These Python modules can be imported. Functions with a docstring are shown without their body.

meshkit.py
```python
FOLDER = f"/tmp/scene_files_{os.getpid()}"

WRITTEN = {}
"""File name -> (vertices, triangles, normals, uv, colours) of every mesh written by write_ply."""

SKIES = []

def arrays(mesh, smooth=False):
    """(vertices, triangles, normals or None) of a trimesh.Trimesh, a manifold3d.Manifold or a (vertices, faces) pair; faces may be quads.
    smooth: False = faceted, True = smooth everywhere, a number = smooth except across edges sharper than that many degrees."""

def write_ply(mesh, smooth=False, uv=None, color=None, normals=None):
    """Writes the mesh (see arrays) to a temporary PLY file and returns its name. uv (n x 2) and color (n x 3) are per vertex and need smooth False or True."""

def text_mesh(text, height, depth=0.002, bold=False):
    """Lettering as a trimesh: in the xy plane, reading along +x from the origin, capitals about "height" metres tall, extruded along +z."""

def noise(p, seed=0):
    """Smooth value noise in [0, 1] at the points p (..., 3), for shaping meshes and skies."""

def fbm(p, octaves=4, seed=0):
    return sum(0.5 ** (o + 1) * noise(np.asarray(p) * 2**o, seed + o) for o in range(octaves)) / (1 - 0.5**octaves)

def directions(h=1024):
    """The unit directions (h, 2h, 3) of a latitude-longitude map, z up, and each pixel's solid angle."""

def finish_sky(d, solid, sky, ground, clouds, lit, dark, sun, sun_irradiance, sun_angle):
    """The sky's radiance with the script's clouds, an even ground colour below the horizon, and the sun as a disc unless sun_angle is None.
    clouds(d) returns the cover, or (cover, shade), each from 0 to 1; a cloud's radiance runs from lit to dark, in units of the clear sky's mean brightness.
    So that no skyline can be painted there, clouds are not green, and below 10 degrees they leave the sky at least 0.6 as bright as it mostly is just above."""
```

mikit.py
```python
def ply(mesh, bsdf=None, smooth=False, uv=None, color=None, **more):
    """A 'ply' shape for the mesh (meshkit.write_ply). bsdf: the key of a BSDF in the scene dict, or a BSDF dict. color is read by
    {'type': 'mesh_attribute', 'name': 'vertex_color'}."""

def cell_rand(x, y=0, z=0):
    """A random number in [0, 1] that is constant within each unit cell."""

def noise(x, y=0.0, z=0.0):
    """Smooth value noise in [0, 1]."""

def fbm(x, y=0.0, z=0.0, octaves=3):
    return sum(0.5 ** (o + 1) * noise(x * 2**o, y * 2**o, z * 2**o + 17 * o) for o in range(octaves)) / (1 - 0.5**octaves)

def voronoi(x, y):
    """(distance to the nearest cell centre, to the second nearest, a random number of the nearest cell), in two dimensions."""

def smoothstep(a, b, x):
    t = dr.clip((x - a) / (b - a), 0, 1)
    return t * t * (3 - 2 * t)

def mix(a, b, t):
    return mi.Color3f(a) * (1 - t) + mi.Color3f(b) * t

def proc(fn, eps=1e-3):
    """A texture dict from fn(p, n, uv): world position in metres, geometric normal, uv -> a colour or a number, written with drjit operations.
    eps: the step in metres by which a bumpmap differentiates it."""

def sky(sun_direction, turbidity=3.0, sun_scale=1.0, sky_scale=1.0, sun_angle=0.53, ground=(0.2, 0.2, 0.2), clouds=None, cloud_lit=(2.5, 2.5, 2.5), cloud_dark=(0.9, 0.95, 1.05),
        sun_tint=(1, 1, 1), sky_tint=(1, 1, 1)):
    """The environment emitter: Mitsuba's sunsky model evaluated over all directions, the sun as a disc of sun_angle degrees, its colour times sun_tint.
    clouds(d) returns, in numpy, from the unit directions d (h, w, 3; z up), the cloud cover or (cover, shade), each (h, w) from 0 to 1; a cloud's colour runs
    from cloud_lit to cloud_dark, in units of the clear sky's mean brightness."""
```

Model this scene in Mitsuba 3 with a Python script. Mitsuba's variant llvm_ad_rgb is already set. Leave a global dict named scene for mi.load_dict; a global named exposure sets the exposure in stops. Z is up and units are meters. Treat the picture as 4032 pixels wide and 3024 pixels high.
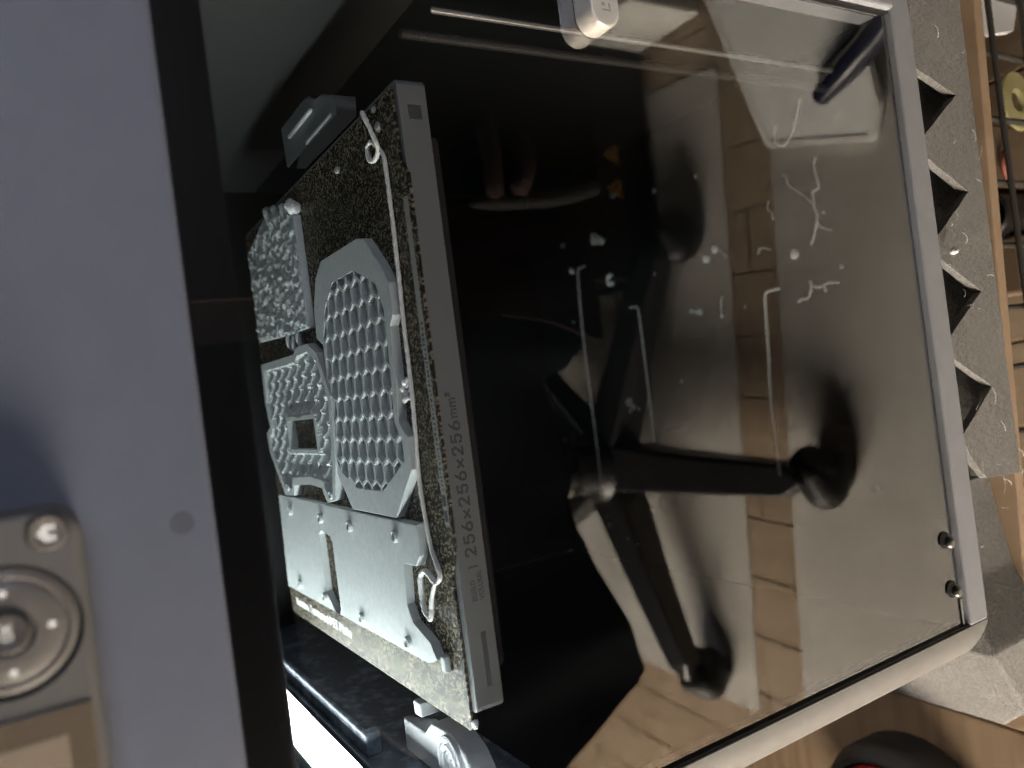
import math, random
import numpy as np, trimesh, mitsuba as mi, mikit, meshkit
import manifold3d as m3
import drjit as dr
from shapely.geometry import Polygon, LineString, Point
from mikit import proc, noise, fbm, smoothstep, mix, voronoi, cell_rand

# ---------------------------------------------------------------- units
# Everything is modelled in millimetres in the printer's frame: x to the printer's right, y into the printer,
# z up, origin at the height of the lens.  LIFT puts the room floor at z = 0.
LIFT = 756.0
rng = np.random.RandomState(7)
def S(m):
    m = m.copy(); m.vertices = (np.asarray(m.vertices) + [0, 0, LIFT]) * 0.001
    return m
def pt(x, y, z): return [x * .001, y * .001, (z + LIFT) * .001]

# ---------------------------------------------------------------- camera, lamps, exposure
TH, YAW, RHO = math.radians(31.0), math.radians(0.13), math.radians(7.3)
Fw = np.array([math.sin(YAW) * math.cos(TH), math.cos(YAW) * math.cos(TH), -math.sin(TH)])
Rt = np.cross(Fw, [0, 0, 1]); Rt /= np.linalg.norm(Rt); Up = np.cross(Rt, Fw)
cam_up = math.cos(RHO) * Rt - math.sin(RHO) * Up          # the phone was held on its side
eye = np.array(pt(0, 0, 0))
T = mi.ScalarTransform4f
exposure = 0.0
scene = {'type': 'scene'}
scene['camera'] = {'type': 'thinlens', 'fov': 66.42, 'fov_axis': 'x', 'near_clip': .02, 'far_clip': 50.0,
                   'aperture_radius': 0.0019, 'focus_distance': 0.375,
                   'to_world': T().look_at(origin=eye.tolist(), target=(eye + Fw).tolist(), up=cam_up.tolist())}
LED_L, WARM_L, COOL_L = 50.0, 24.5, 8.0
labels = {}

# ---------------------------------------------------------------- materials
def rgb(*c): return {'type': 'rgb', 'value': list(c)}
def princ(c, rough=.5, metal=0., spec=.5, **k):
    return {'type': 'twosided', 'b': {'type': 'principled', 'base_color': c if isinstance(c, dict) else rgb(*c),
            'roughness': rough, 'metallic': metal, 'specular': spec, **k}}
def bumped(b, fn, scale=1.0, eps=2e-4):
    inner = b['b'] if b['type'] == 'twosided' else b
    return {'type': 'twosided', 'b': {'type': 'bumpmap', 'arbitrary': proc(fn, eps), 'scale': scale, 'bsdf': inner}}
def grain(freq, h):
    return lambda p, n, uv: h * noise(p.x * freq, p.y * freq, p.z * freq)
M = {}
def mat(name, b): scene['m_' + name] = b; M[name] = 'm_' + name

def speck_wall(p, n, uv):      # dark moulded plastic with settled plastic dust
    a = fbm(p.x * 160, p.y * 160, p.z * 160, 4)
    d = fbm(p.x * 60 + 9, p.y * 60, p.z * 60, 3)
    k = smoothstep(.5, .8, a * .6 + d * .5)
    return mix([.09, .108, .135], [.25, .285, .335], k)
def plain_body(base, amt=.06):
    def f(p, n, uv):
        a = fbm(p.x * 90, p.y * 90, p.z * 90, 3)
        return mi.Color3f(*base) * (1 - amt + 2 * amt * a)
    return f
mat('body', bumped(princ(proc(plain_body((.30, .312, .345))), .5, 0, .4), grain(3500, 2.2e-5)))
mat('column', bumped(princ(proc(plain_body((.235, .233, .228))), .42, .25, .5), grain(3500, 1.5e-5)))
mat('panel', bumped(princ(proc(plain_body((.100, .112, .150))), .55, 0, .4), grain(3000, 2.5e-5)))
mat('module', bumped(princ(proc(plain_body((.105, .102, .099))), .5, 0, .45), grain(2500, 2e-5)))
mat('dial', princ((.13, .12, .11), .42, 0, .5))
mat('dial_dark', princ((.075, .07, .065), .4, 0, .5))
mat('icon', princ((.85, .85, .85), .5))
mat('screen', princ((.24, .195, .15), .35, 0, .5))  # tan stands for the warm reflection on a grey display
mat('bezel', princ((.12, .095, .07), .25, 0, .5))
mat('clear_cap', princ((.33, .32, .30), .12, .7))
mat('label_grey', princ((.26, .26, .24), .6))
mat('spot_dark', princ((.066, .073, .095), .8))
mat('black', princ((.012, .012, .013), .45))
mat('ink', princ((.006, .006, .007), .35, 0, .3))
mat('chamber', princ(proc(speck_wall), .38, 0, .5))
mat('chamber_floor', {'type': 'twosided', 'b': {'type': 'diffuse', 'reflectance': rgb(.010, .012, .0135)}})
mat('ceiling_bounce', princ((.33, .33, .33), .6))
mat('right_wall', princ((.024, .026, .026), .6, 0, .3))
mat('bed', bumped(princ((.155, .165, .17), .5, .2, .5), grain(2500, 2e-5)))
mat('print_dark', princ((.05, .055, .06), .5))
def pei(p, n, uv):
    a = noise(p.x * 1150, p.y * 1150, p.z * 300)
    c = noise(p.x * 2300, p.y * 2300, 3)
    return mix([.006, .005, .0035], [.27, .232, .15], smoothstep(.52, .66, a * .62 + c * .38))  # sparkle of the grains painted in as pale specks
mat('pei', bumped(princ(proc(pei), .52, .4, .5), lambda p, n, uv: 2.6e-4 * noise(p.x * 1150, p.y * 1150, p.z * 300) + 6e-5 * noise(p.x * 3400, p.y * 3400, 5), eps=1.5e-4))
def layers(p, n, uv):          # top-surface infill lines of a printed part
    a = fbm(p.x * 500, p.y * 500, p.z * 500, 3)
    return mi.Color3f(.44, .475, .47) * (.92 + .16 * a)
mat('pla', bumped(princ(proc(layers), .55, 0, .4), lambda p, n, uv: 2.2e-5 * noise(p.x * 2600, p.y * 2600, p.z * 5200), eps=1.5e-4))
mat('pla_rough', bumped(princ(proc(layers), .5, 0, .5), lambda p, n, uv: 2.0e-4 * fbm(p.x * 700, p.y * 700, p.z * 700, 2), eps=2e-4))
mat('thread', princ((.78, .79, .76), .4, 0, .5))
mat('thread_shaded', princ((.45, .46, .45), .45, 0, .5))  # same white plastic, darker to stand for weaker light
mat('scrap', princ((.80, .82, .82), .5))
mat('scrap_shaded', princ((.33, .34, .34), .5))  # darker copy of scrap, dim light put into its colour
mat('steel', princ((.72, .73, .74), .3, .8))
mat('screw_steel', princ((.022, .022, .022), .6, 0))
mat('bracket', bumped(princ((.50, .52, .53), .5, 0, .5), grain(3000, 2e-5)))
mat('bracket_dim', princ((.20, .215, .22), .55))  # darker copy of bracket; weaker light on the right plate put in
mat('handle', princ((.66, .635, .60), .38, .35, .5))
mat('grey_ink', princ((.30, .29, .30), .5))
mat('amber', princ((.17, .10, .015), .7))
mat('glass', {'type': 'thindielectric', 'int_ior': 2.6, 'ext_ior': 1.0})
def foam_c(p, n, uv):
    a = fbm(p.x * 1000, p.y * 1000, p.z * 1000, 3)
    b = fbm(p.x * 1900 + p.z * 300, p.y * 1900, p.z * 1900, 2)
    s = fbm(p.x * 40, p.y * 40, p.z * 40, 2)
    return mix([.14, .137, .134], [.31, .304, .298], smoothstep(.3, .75, .55 * a + .4 * b + .08 * s))
mat('foam', bumped(princ(proc(foam_c), .95, 0, .1, sheen=.5), lambda p, n, uv: 5.5e-4 * fbm(p.x * 1000, p.y * 1000, p.z * 1000, 3), eps=2e-4))
def wood_c(light, dark, fx=14., fy=160.):
    def f(p, n, uv):
        g = fbm(p.x * fx + .7 * noise(p.x * 6, p.y * 9), p.y * fy, p.z * 40, 4)
        r = noise(p.x * 3, p.y * 30 + 3 * noise(p.x * 5, p.y * 5), 2)
        return mix(light, dark, smoothstep(.25, .8, .65 * g + .35 * r))
    return f
mat('board', princ(proc(wood_c([.31, .22, .145], [.23, .155, .095])), .5))
mat('board_edge', princ(proc(wood_c([.37, .265, .18], [.28, .19, .12], 60, 60)), .6))
for i, (l, d) in enumerate([([.327, .254, .185], [.258, .194, .133]), ([.344, .271, .198], [.284, .215, .150]), ([.305, .232, .168], [.249, .185, .125])]):
    mat('plank%d' % i, princ(proc(wood_c(l, d, 120, 12)), .45))
def carpet(p, n, uv):
    a = fbm(p.x * 350, p.y * 350, p.z, 3)
    s = fbm(p.x * 14, p.y * 14, 4, 3)
    return mi.Color3f(.46, .445, .42) * (.72 + .36 * s + .2 * a)
mat('floor_mat', princ(proc(carpet), .6, 0, .3))
mat('joint', princ((.09, .06, .035), .8))
mat('chair', princ((.012, .0125, .0135), .36, 0, .5))
mat('castor', princ((.011, .0115, .012), .5, 0, .35))
mat('chair_cloth', princ((.02, .02, .022), .9, 0, .1, sheen=.2))
mat('dark_sheet', princ((.014, .017, .020), .95, 0, .05))
mat('dark_sheet_brown', princ((.020, .014, .013), .9, 0, .1))
mat('cabinet', princ((.004, .0035, .003), .8, 0, .02))
mat('cabinet_front', princ((.022, .018, .016), .7, 0, .1))
mat('cabinet_grey', princ((.028, .028, .028), .7))
mat('cabinet_rose', princ((.04, .024, .023), .9))
mat('wire', princ((.10, .095, .09), .4, .6))
mat('paper', princ((.74, .74, .78), .7))
mat('cardboard', princ((.15, .105, .07), .8))
mat('gold', princ((.52, .48, .24), .4, .2))
mat('pink', princ((.55, .20, .16), .5))
mat('white_box', princ((.78, .78, .75), .5))
mat('grey_tray', princ((.84, .86, .86), .45))
mat('navy', princ((.014, .015, .035), .28, 0, .6))
mat('red', princ((.25, .012, .012), .5))
mat('lamp_shade', princ((.6, .6, .58), .6))

# ---------------------------------------------------------------- helpers
T_EYE = None
def label(key, text, cat=None, group=None, kind=None):
    d = labels.setdefault(key, {})
    if text: d['label'] = text
    if cat: d['category'] = cat
    if group: d['group'] = group
    if kind: d['kind'] = kind
def key_for(name):
    if name not in used: used[name] = 0; return name
    used[name] += 1
    return '%s_%03d' % (name, used[name])
used = {}
def add(mesh, m, name, parent=None, smooth=30, **more):
    key = key_for((parent + '__' if parent else '') + name)
    scene[key] = mikit.ply(S(mesh), M[m] if m else None, smooth=smooth, **more)
    return key
def thing(name, text, cat, group=None):
    k = key_for(name); label(k, text, cat, group); return k
cat_ = trimesh.util.concatenate
def box(x0, x1, y0, y1, z0, z1):
    b = trimesh.creation.box((x1 - x0, y1 - y0, z1 - z0)); b.apply_translation(((x0 + x1) / 2, (y0 + y1) / 2, (z0 + z1) / 2)); return b
def to_m3(m): return m3.Manifold(m3.Mesh(np.asarray(m.vertices, np.float32), np.asarray(m.faces, np.uint32)))
def from_m3(m):
    k = m.to_mesh(); return trimesh.Trimesh(np.asarray(k.vert_properties)[:, :3].astype(float), np.asarray(k.tri_verts), process=True)
def rbox(x0, x1, y0, y1, z0, z1, r=1.0, seg=10):
    r = min(r, (x1 - x0) / 2.01, (y1 - y0) / 2.01, (z1 - z0) / 2.01)
    s = m3.Manifold.sphere(r, seg)
    return from_m3(m3.Manifold.batch_hull([s.translate((x, y, z)) for x in (x0 + r, x1 - r) for y in (y0 + r, y1 - r) for z in (z0 + r, z1 - r)]))
def frame_axes(m, axis):       # an xy-extrusion (height along z) turned so that its height runs along +y ('y') or +x ('x')
    m = m.copy(); v = np.asarray(m.vertices).copy()
    if axis == 'y': m.vertices = np.c_[v[:, 0], v[:, 2], v[:, 1]]; m.invert()
    if axis == 'x': m.vertices = np.c_[v[:, 2], v[:, 0], v[:, 1]]
    return m
def ccw(p):
    p = np.asarray(p, float); x, y = p.T
    return p if (x * np.roll(y, -1) - y * np.roll(x, -1)).sum() > 0 else p[::-1]
def inset(p, d):
    n = len(p); o = []
    for i in range(n):
        a, b, c = p[i - 1], p[i], p[(i + 1) % n]
        e, f = (b - a) / np.linalg.norm(b - a), (c - b) / np.linalg.norm(c - b)
        ne, nf = np.array([-e[1], e[0]]), np.array([-f[1], f[0]])
        o.append(b + d * (ne + nf) / max(1 + ne @ nf, .35))
    return np.array(o)
def bevel_prism(p, z0, z1, b=.6, low=False):
    """A prism of the outline p whose upper (and lower) rim is rounded in three steps."""
    p = ccw(p); rings = []
    if low:
        for a in (0, 45): rings.append((inset(p, b * (1 - math.sin(math.radians(a)))), z0 + b * (1 - math.cos(math.radians(a)))))
        rings.append((p, z0 + b))
    else: rings.append((p, z0))
    for a in (0, 30, 60, 90): rings.append((inset(p, b * (1 - math.cos(math.radians(a)))), z1 - b + b * math.sin(math.radians(a))))
    n = len(p); V = np.vstack([np.c_[r, np.full(n, z)] for r, z in rings]); Fc = []
    for k in range(len(rings) - 1):
        for i in range(n):
            j = (i + 1) % n; a, b2, c, d = k * n + i, k * n + j, (k + 1) * n + j, (k + 1) * n + i
            Fc += [[a, b2, c], [a, c, d]]
    for k, flip in ((0, True), (len(rings) - 1, False)):
        v2, f2 = trimesh.creation.triangulate_polygon(Polygon(rings[k][0]), engine='earcut')
        from_ = np.array([np.argmin(((rings[k][0] - q) ** 2).sum(1)) for q in v2]) + k * n
        f2 = from_[f2]
        t = V[f2[0]]; up = np.cross(t[1] - t[0], t[2] - t[0])[2] > 0
        if up == flip: f2 = f2[:, ::-1]
        Fc += f2.tolist()
    return trimesh.Trimesh(V, Fc, process=True)
def round_poly(p, r, q=5): return np.array(Polygon(p).buffer(-r, join_style=2).buffer(r, quad_segs=q).exterior.coords)[:-1]
def extrude(poly, h): return trimesh.creation.extrude_polygon(poly, h, engine='earcut')
def tube(pts, r, n=8, jitter=0., seed=0, step=None):
    P = np.asarray(pts, float); R = np.broadcast_to(np.asarray(r, float), (len(P),)).astype(float)
    if step:                                   # smooth resample
        from scipy.interpolate import PchipInterpolator
        s = np.r_[0, np.cumsum(np.linalg.norm(np.diff(P, axis=0), axis=1))]
        q = np.linspace(0, s[-1], max(3, int(s[-1] / step)))
        P, R = np.c_[[PchipInterpolator(s, P[:, i])(q) for i in range(3)]].T, np.interp(q, s, R)
    if jitter:
        g = np.random.RandomState(seed); R = R * (1 + jitter * g.uniform(-1, 1, len(R))); P = P + jitter * R[:, None] * .5 * g.uniform(-1, 1, P.shape)
    t = np.gradient(P, axis=0); t /= np.linalg.norm(t, axis=1, keepdims=True)
    u = np.cross(t[0], [0.13, .2, .97]); u /= np.linalg.norm(u); V = []
    for i in range(len(P)):
        u = u - t[i] * (u @ t[i]); u /= np.linalg.norm(u); w = np.cross(t[i], u)
        a = np.arange(n) / n * 2 * math.pi
        V.append(P[i] + R[i] * (np.cos(a)[:, None] * u + np.sin(a)[:, None] * w))
    m = len(P); V = np.vstack(V + [P[:1] - t[:1] * R[0] * .6, P[-1:] + t[-1:] * R[-1] * .6]); Fc = []
    for i in range(m - 1):
        for j in range(n):
            k = (j + 1) % n; Fc += [[i * n + j, i * n + k, (i + 1) * n + k], [i * n + j, (i + 1) * n + k, (i + 1) * n + j]]
    for j in range(n):
        k = (j + 1) % n; Fc += [[m * n, k, j], [m * n + 1, (m - 1) * n + j, (m - 1) * n + k]]
    return trimesh.Trimesh(V, Fc, process=False)
def lathe(profile, n=48): # profile (r, z) pairs from the axis round to the axis
    return trimesh.creation.revolve(np.asarray(profile, float), sections=n)
def blob(x, y, z, r, seed, sq=.7):
    b = trimesh.creation.icosphere(2, r); v = np.asarray(b.vertices)
    v = v * (1 + .5 * (meshkit.noise(v / r * 1.4 + seed * 3.1, seed) - .5))[:, None]
    b.vertices = v * [1, 1, sq] + [x, y, z + r * sq * .8]; return b
def move(m, x=0, y=0, z=0): m = m.copy(); m.apply_translation((x, y, z)); return m
def text_front(s, h, x, z, y, depth=.25, bold=False, right=None): # lettering on a face that looks to -y
    t = meshkit.text_mesh(s, h, depth, bold); v = np.asarray(t.vertices); w = v[:, 0].max()
    if right is not None: v = v * [right / w, 1, 1]
    t.vertices = np.c_[v[:, 0] + x, y - v[:, 2], v[:, 1] + z]; return t
def arcpts(cx, cy, r, a0, a1, n): return [(cx + r * math.cos(math.radians(a)), cy + r * math.sin(math.radians(a))) for a in np.linspace(a0, a1, n)]

def ylathe(prof, x, z, y, n=56):
    m = lathe(prof, n); v = np.asarray(m.vertices); m.vertices = np.c_[v[:, 0] + x, y - v[:, 2], v[:, 1] + z]; m.fix_normals(); return m

# ================================================================= the setting: floor, mats
fl = thing('floor', 'light brown wooden floor of short planks seen reflected in the glass door', None); label(fl, None, kind='structure')
ang = math.radians(4.7)
def rotfloor(m):   # the planks and mats lie slightly askew to the printer
    m = m.copy(); v = np.asarray(m.vertices).copy(); c, s = math.cos(ang), math.sin(ang)
    px, py = 0., -170.; x, y = v[:, 0] - px, v[:, 1] - py
    m.vertices = np.c_[px + c * x - s * y, py + s * x + c * y, v[:, 2]]; return m
add(box(-2200, 2200, -2600, 1500, -790, -763), 'joint', 'subfloor', fl)
k = 0
for i in range(-17, 13):
    for j in range(-3, 2):
        x0, y0 = 26 + 77.5 * i, j * 520 - 350 + (i * 197 % 260)
        if -1250 < y0 < 700:
            add(rotfloor(rbox(x0, x0 + 75.4, y0, y0 + 517.5, -772, -756 - .25 * (k % 3), 1.2, 6)), 'plank%d' % (k * 7 % 3), 'plank', fl); k += 1
mk = add(rotfloor(bevel_prism(round_poly([(-470, -185), (360, -185), (360, -900), (-470, -900)], 8), -756, -753.4, 1.2)), 'floor_mat', 'floor_mat')
label(mk, 'large grey floor mat under the office chair, reflected in the door', 'floor mat')
mk = add(rotfloor(bevel_prism(round_poly([(-760, -112), (460, -112), (460, 150), (-760, 150)], 8), -756, -753.2, 1.2)), 'floor_mat', 'floor_mat')
label(mk, 'narrow grey floor mat nearest the shelf, reflected along the bottom of the glass door', 'floor mat')

# ================================================================= the shelf: wooden board on a wire cube rack
bd = thing('shelf_board', 'thin orange brown wooden board carrying the foam and the printer', 'shelf board')
def yawed(m, deg, px, py): m = m.copy(); m.apply_transform(trimesh.transformations.rotation_matrix(math.radians(deg), [0, 0, 1], [px, py, 0])); return m
for x0, x1, nm in ((-760, -262, 0), (-260.6, 330, 1)):
    b = rbox(x0, x1, 255.5, 760, -517, -508, 1.2, 8)
    add(yawed(b, -2.3, 0, 256), 'board' if nm == 0 else 'board_edge', 'plank', bd)
rk = thing('wire_rack', 'black wire grid rack below the wooden board', 'wire rack')
for i, x in enumerate((220, 178.8, 134.4, 91.9, 50, 8.8, -30, -72, -114)):
    add(tube([(x, 270, -517), (x, 270, -640), (x, 270, -754)], 2.1, 8), 'wire', 'upright_wire', rk, True)
for z in (-562, -605, -650, -700):
    add(tube([(-160, 266, z), (0, 266, z), (330, 266, z)], 1.9, 8), 'wire', 'cross_wire', rk, True)
add(box(-160, 330, 690, 700, -754, -520), 'black', 'back_panel', rk)
# what lies in the rack
def upright(poly, y, th): m = frame_axes(move(extrude(Polygon(ccw(poly)), th), 0, 0, y), 'y'); m.fix_normals(); return m
pp = add(upright([(227, -570), (240, -575), (242, -650), (228, -648), (212, -640), (206, -608), (197, -585), (199, -570)], 288, 6), 'paper', 'folded_paper'); label(pp, 'white folded paper behind the wire grid, at the upper right corner', 'paper')
gk = add(ylathe([(7, 0), (21, 0), (22.5, 1.5), (21, 3), (9, 3), (7, 1.5), (7, 0)], 160, -634, 291, 40), 'gold', 'disc'); label(gk, 'pale yellow shiny ring behind the wire grid', 'ring')
cb = add(rbox(100, 143, 294, 420, -700, -604, 3), 'cardboard', 'cardboard_box'); label(cb, 'larger brown box behind the wire grid', 'box')
cb = add(rbox(20, 64, 300, 420, -700, -632, 3), 'cardboard', 'cardboard_box'); label(cb, 'smaller brown box low behind the wires, beside the black tub', 'box')
tb = add(move(lathe([(0, 0), (16, 0), (18, 3), (18.5, 80), (17, 82), (15, 80), (14, 6), (0, 6)], 40), 81, 316, -700), 'black', 'tub'); label(tb, 'round black tub behind the wire grid', 'tub')
pk = add(tube([(122, 291, -611), (112, 290, -606), (103, 291, -612)], 2, 8, step=3), 'pink', 'pink_cord', None, True); label(pk, 'short pink cord hanging at the larger brown box', 'cord')

# ---- black round cap with a red top, at the bottom edge of the picture
cp = thing('round_cap', 'blurred round black cap with a dark red centre at the bottom edge', 'cap')
prof = [(0, -28), (50, -28), (57, -22), (58, 0), (55, 9), (47, 15), (49, 15.5), (46, 13), (0, 12)]
add(move(lathe(prof, 64), -340, 350, -480), 'black', 'rim', cp, 40)
add(move(lathe([(0, 0), (45, 0), (44, 4), (30, 8), (0, 9)], 48), -340, 350, -467.6), 'red', 'centre', cp, 40)

# ================================================================= foam under the printer
fm = thing('foam_sheet', 'grey fibrous acoustic foam sheet with a zigzag top under the printer', 'foam sheet')
pro = [(300, -507.6), (300, -450), (222, -489), (196, -453), (161.9, -449.0), (152.8, -449.0), (139.6, -490), (111.5, -449.0), (100.5, -449.0), (80.7, -490), (52.6, -449.0), (42, -449.0), (20.3, -490), (-5.3, -449.0),
       (-15.9, -449.0), (-37.4, -488), (-63, -449.0), (-78, -458), (-90, -470), (-93, -507.6)]
def fuzz(m, amp, seed, ref=3.5):
    q = from_m3(to_m3(m).refine_to_length(ref)); v = np.asarray(q.vertices)
    d = np.stack([meshkit.fbm(v / 5.0 + 31 * k, 3, seed + k) - .5 for k in range(3)], 1)
    q.vertices = v + d * amp; return q
def front_extrude(p, y0, y1): return frame_axes(move(extrude(Polygon(p), y1 - y0), 0, 0, y0), 'y')
f1 = cat_([front_extrude(pro, 256, 260.8)]); f1.fix_normals()
f1 = from_m3(to_m3(f1) + to_m3(box(-93, 300, 260, 290, -507.6, -490.5)) + to_m3(box(-93, 300, 281, 600, -507.6, -449.3)))
add(fuzz(f1, .8, 3), 'foam', 'main_piece', fm, 50)
pro2 = [(-95, -507.6), (-95, -462), (-110, -450), (-120, -449.2), (-190, -449.2), (-257, -505), (-257, -507.6)]
f2 = front_extrude(pro2, 250, 600); f2.fix_normals()
cutter = to_m3(extrude(Polygon([(-400, 700), (-400, 330), (-262, 290), (-236, 260), (-188, 253), (-150, 268), (-96, 276), (-60, 276), (-60, 700)]), 200)).translate((0, 0, -560))
f2 = from_m3(to_m3(f2) ^ cutter)
add(fuzz(f2, .8, 9), 'foam', 'corner_piece', fm, 50)
g = np.random.RandomState(5); hairs = []
for i in range(30):
    x = g.uniform(-240, 190); z = g.uniform(-505, -452); y = (254.5 if x > -95 else 262) - g.uniform(0, 1.5); a = g.uniform(0, 6.28); l = g.uniform(3, 11)
    d = np.array([math.cos(a), 0, math.sin(a)]) * l; c = np.array([x, y, z])
    hairs.append(tube([c - d / 2, c + [g.uniform(-1, 1), -g.uniform(.5, 2), g.uniform(-1, 1)], c + d / 2], .16, 5, step=1.2))
h_ = add(cat_(hairs), 'scrap', 'loose_fibre', fm, True); label(h_, None, kind='stuff')
lf = add(blob(44, 250, -458, 2.0, 4, 1.6), 'scrap', 'lint_flake', fm, True)
label(lf, 'white lint flake stuck to the foam edge')

# ================================================================= the printer
P_ = thing('enclosed_printer', 'grey enclosed 3D printer with a glass front door and a lit chamber', '3D printer')
# lower front band and right column
add(box(-168, 183, 259.0, 277, -431.7, -430.9), 'black', 'dark_ledge_strip', P_)  # dark strip laid over the ledge inside the glass, stands for its shade
add(rbox(-167.6, 201, 254.3, 275, -449.6, -431.8, 1.6, 12), 'body', 'lower_front_band', P_, 40)
add(rbox(182.5, 201, 252, 275, -431.6, -41.5, 2.2, 12), 'body', 'right_column', P_, 40)
# left column: its front face rolls back to the left side and the lower end is rounded off
V, Fc, zs = [], [], []
R_ = 13.
for a in np.linspace(0, 90, 9): zs.append((-449.6 + R_ * (1 - math.sin(math.radians(a))), R_ * (1 - math.cos(math.radians(a)))))
zs = [(z, R_ - d if False else d) for z, d in zs]
lev = [(-449.6 + R_ * (1 - math.cos(math.radians(a))), R_ * (1 - math.sin(math.radians(a)))) for a in np.linspace(0, 90, 9)] + [(-300, 0.), (-150, 0.), (-42, 0.)]
na = 12
for z, d in lev:
    xl = -188.5 + d
    ring = [(-168, 255.0)] + [(-168 - (-168 - xl) * math.sin(t) * 1.0, 255.0 + 15 * (1 - math.cos(t))) for t in np.linspace(0.12, math.pi / 2, na)] + [(xl, 268), (-168, 268)]
    V += [(x, y, z) for x, y in ring]
n = na + 3
for k in range(len(lev) - 1):
    for i in range(n):
        j = (i + 1) % n; Fc += [[k * n + i, k * n + j, (k + 1) * n + j], [k * n + i, (k + 1) * n + j, (k + 1) * n + i]]
V = np.array(V)
for base in (0, (len(lev) - 1) * n):
    Fc += [[base, base + i, base + i + 1] for i in range(1, n - 1)]
col = trimesh.Trimesh(V, Fc, process=True); col.fix_normals()
add(col, 'column', 'left_column', P_, 35)
add(rbox(-188, 201, 277, 660, -449, -441, 2), 'body', 'base', P_)
add(rbox(-188.2, -176, 268.5, 660, -440, 70, 2), 'body', 'left_side', P_)
add(rbox(191, 201, 277, 660, -440.5, 70, 2), 'body', 'right_side', P_)
# top beam that carries the control panel
beam = frame_axes(bevel_prism(round_poly([(-230, -41), (201, -41), (201, 90), (-230, 90)], 3), -290, -249, 2.0), 'y')
v = np.asarray(beam.vertices); beam.vertices = v * [1, -1, 1]; beam.fix_normals()
fp = add(beam, 'panel', 'front_beam', P_, 40)
add(ylathe([(0, 0), (2.6, 0), (3.4, .05), (3.2, .12), (2.2, .1), (0, .06)], -27.6, -31.5, 249.05, 24), 'spot_dark', 'dark_spot', P_, True)  # small dark spot on the front beam
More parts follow.
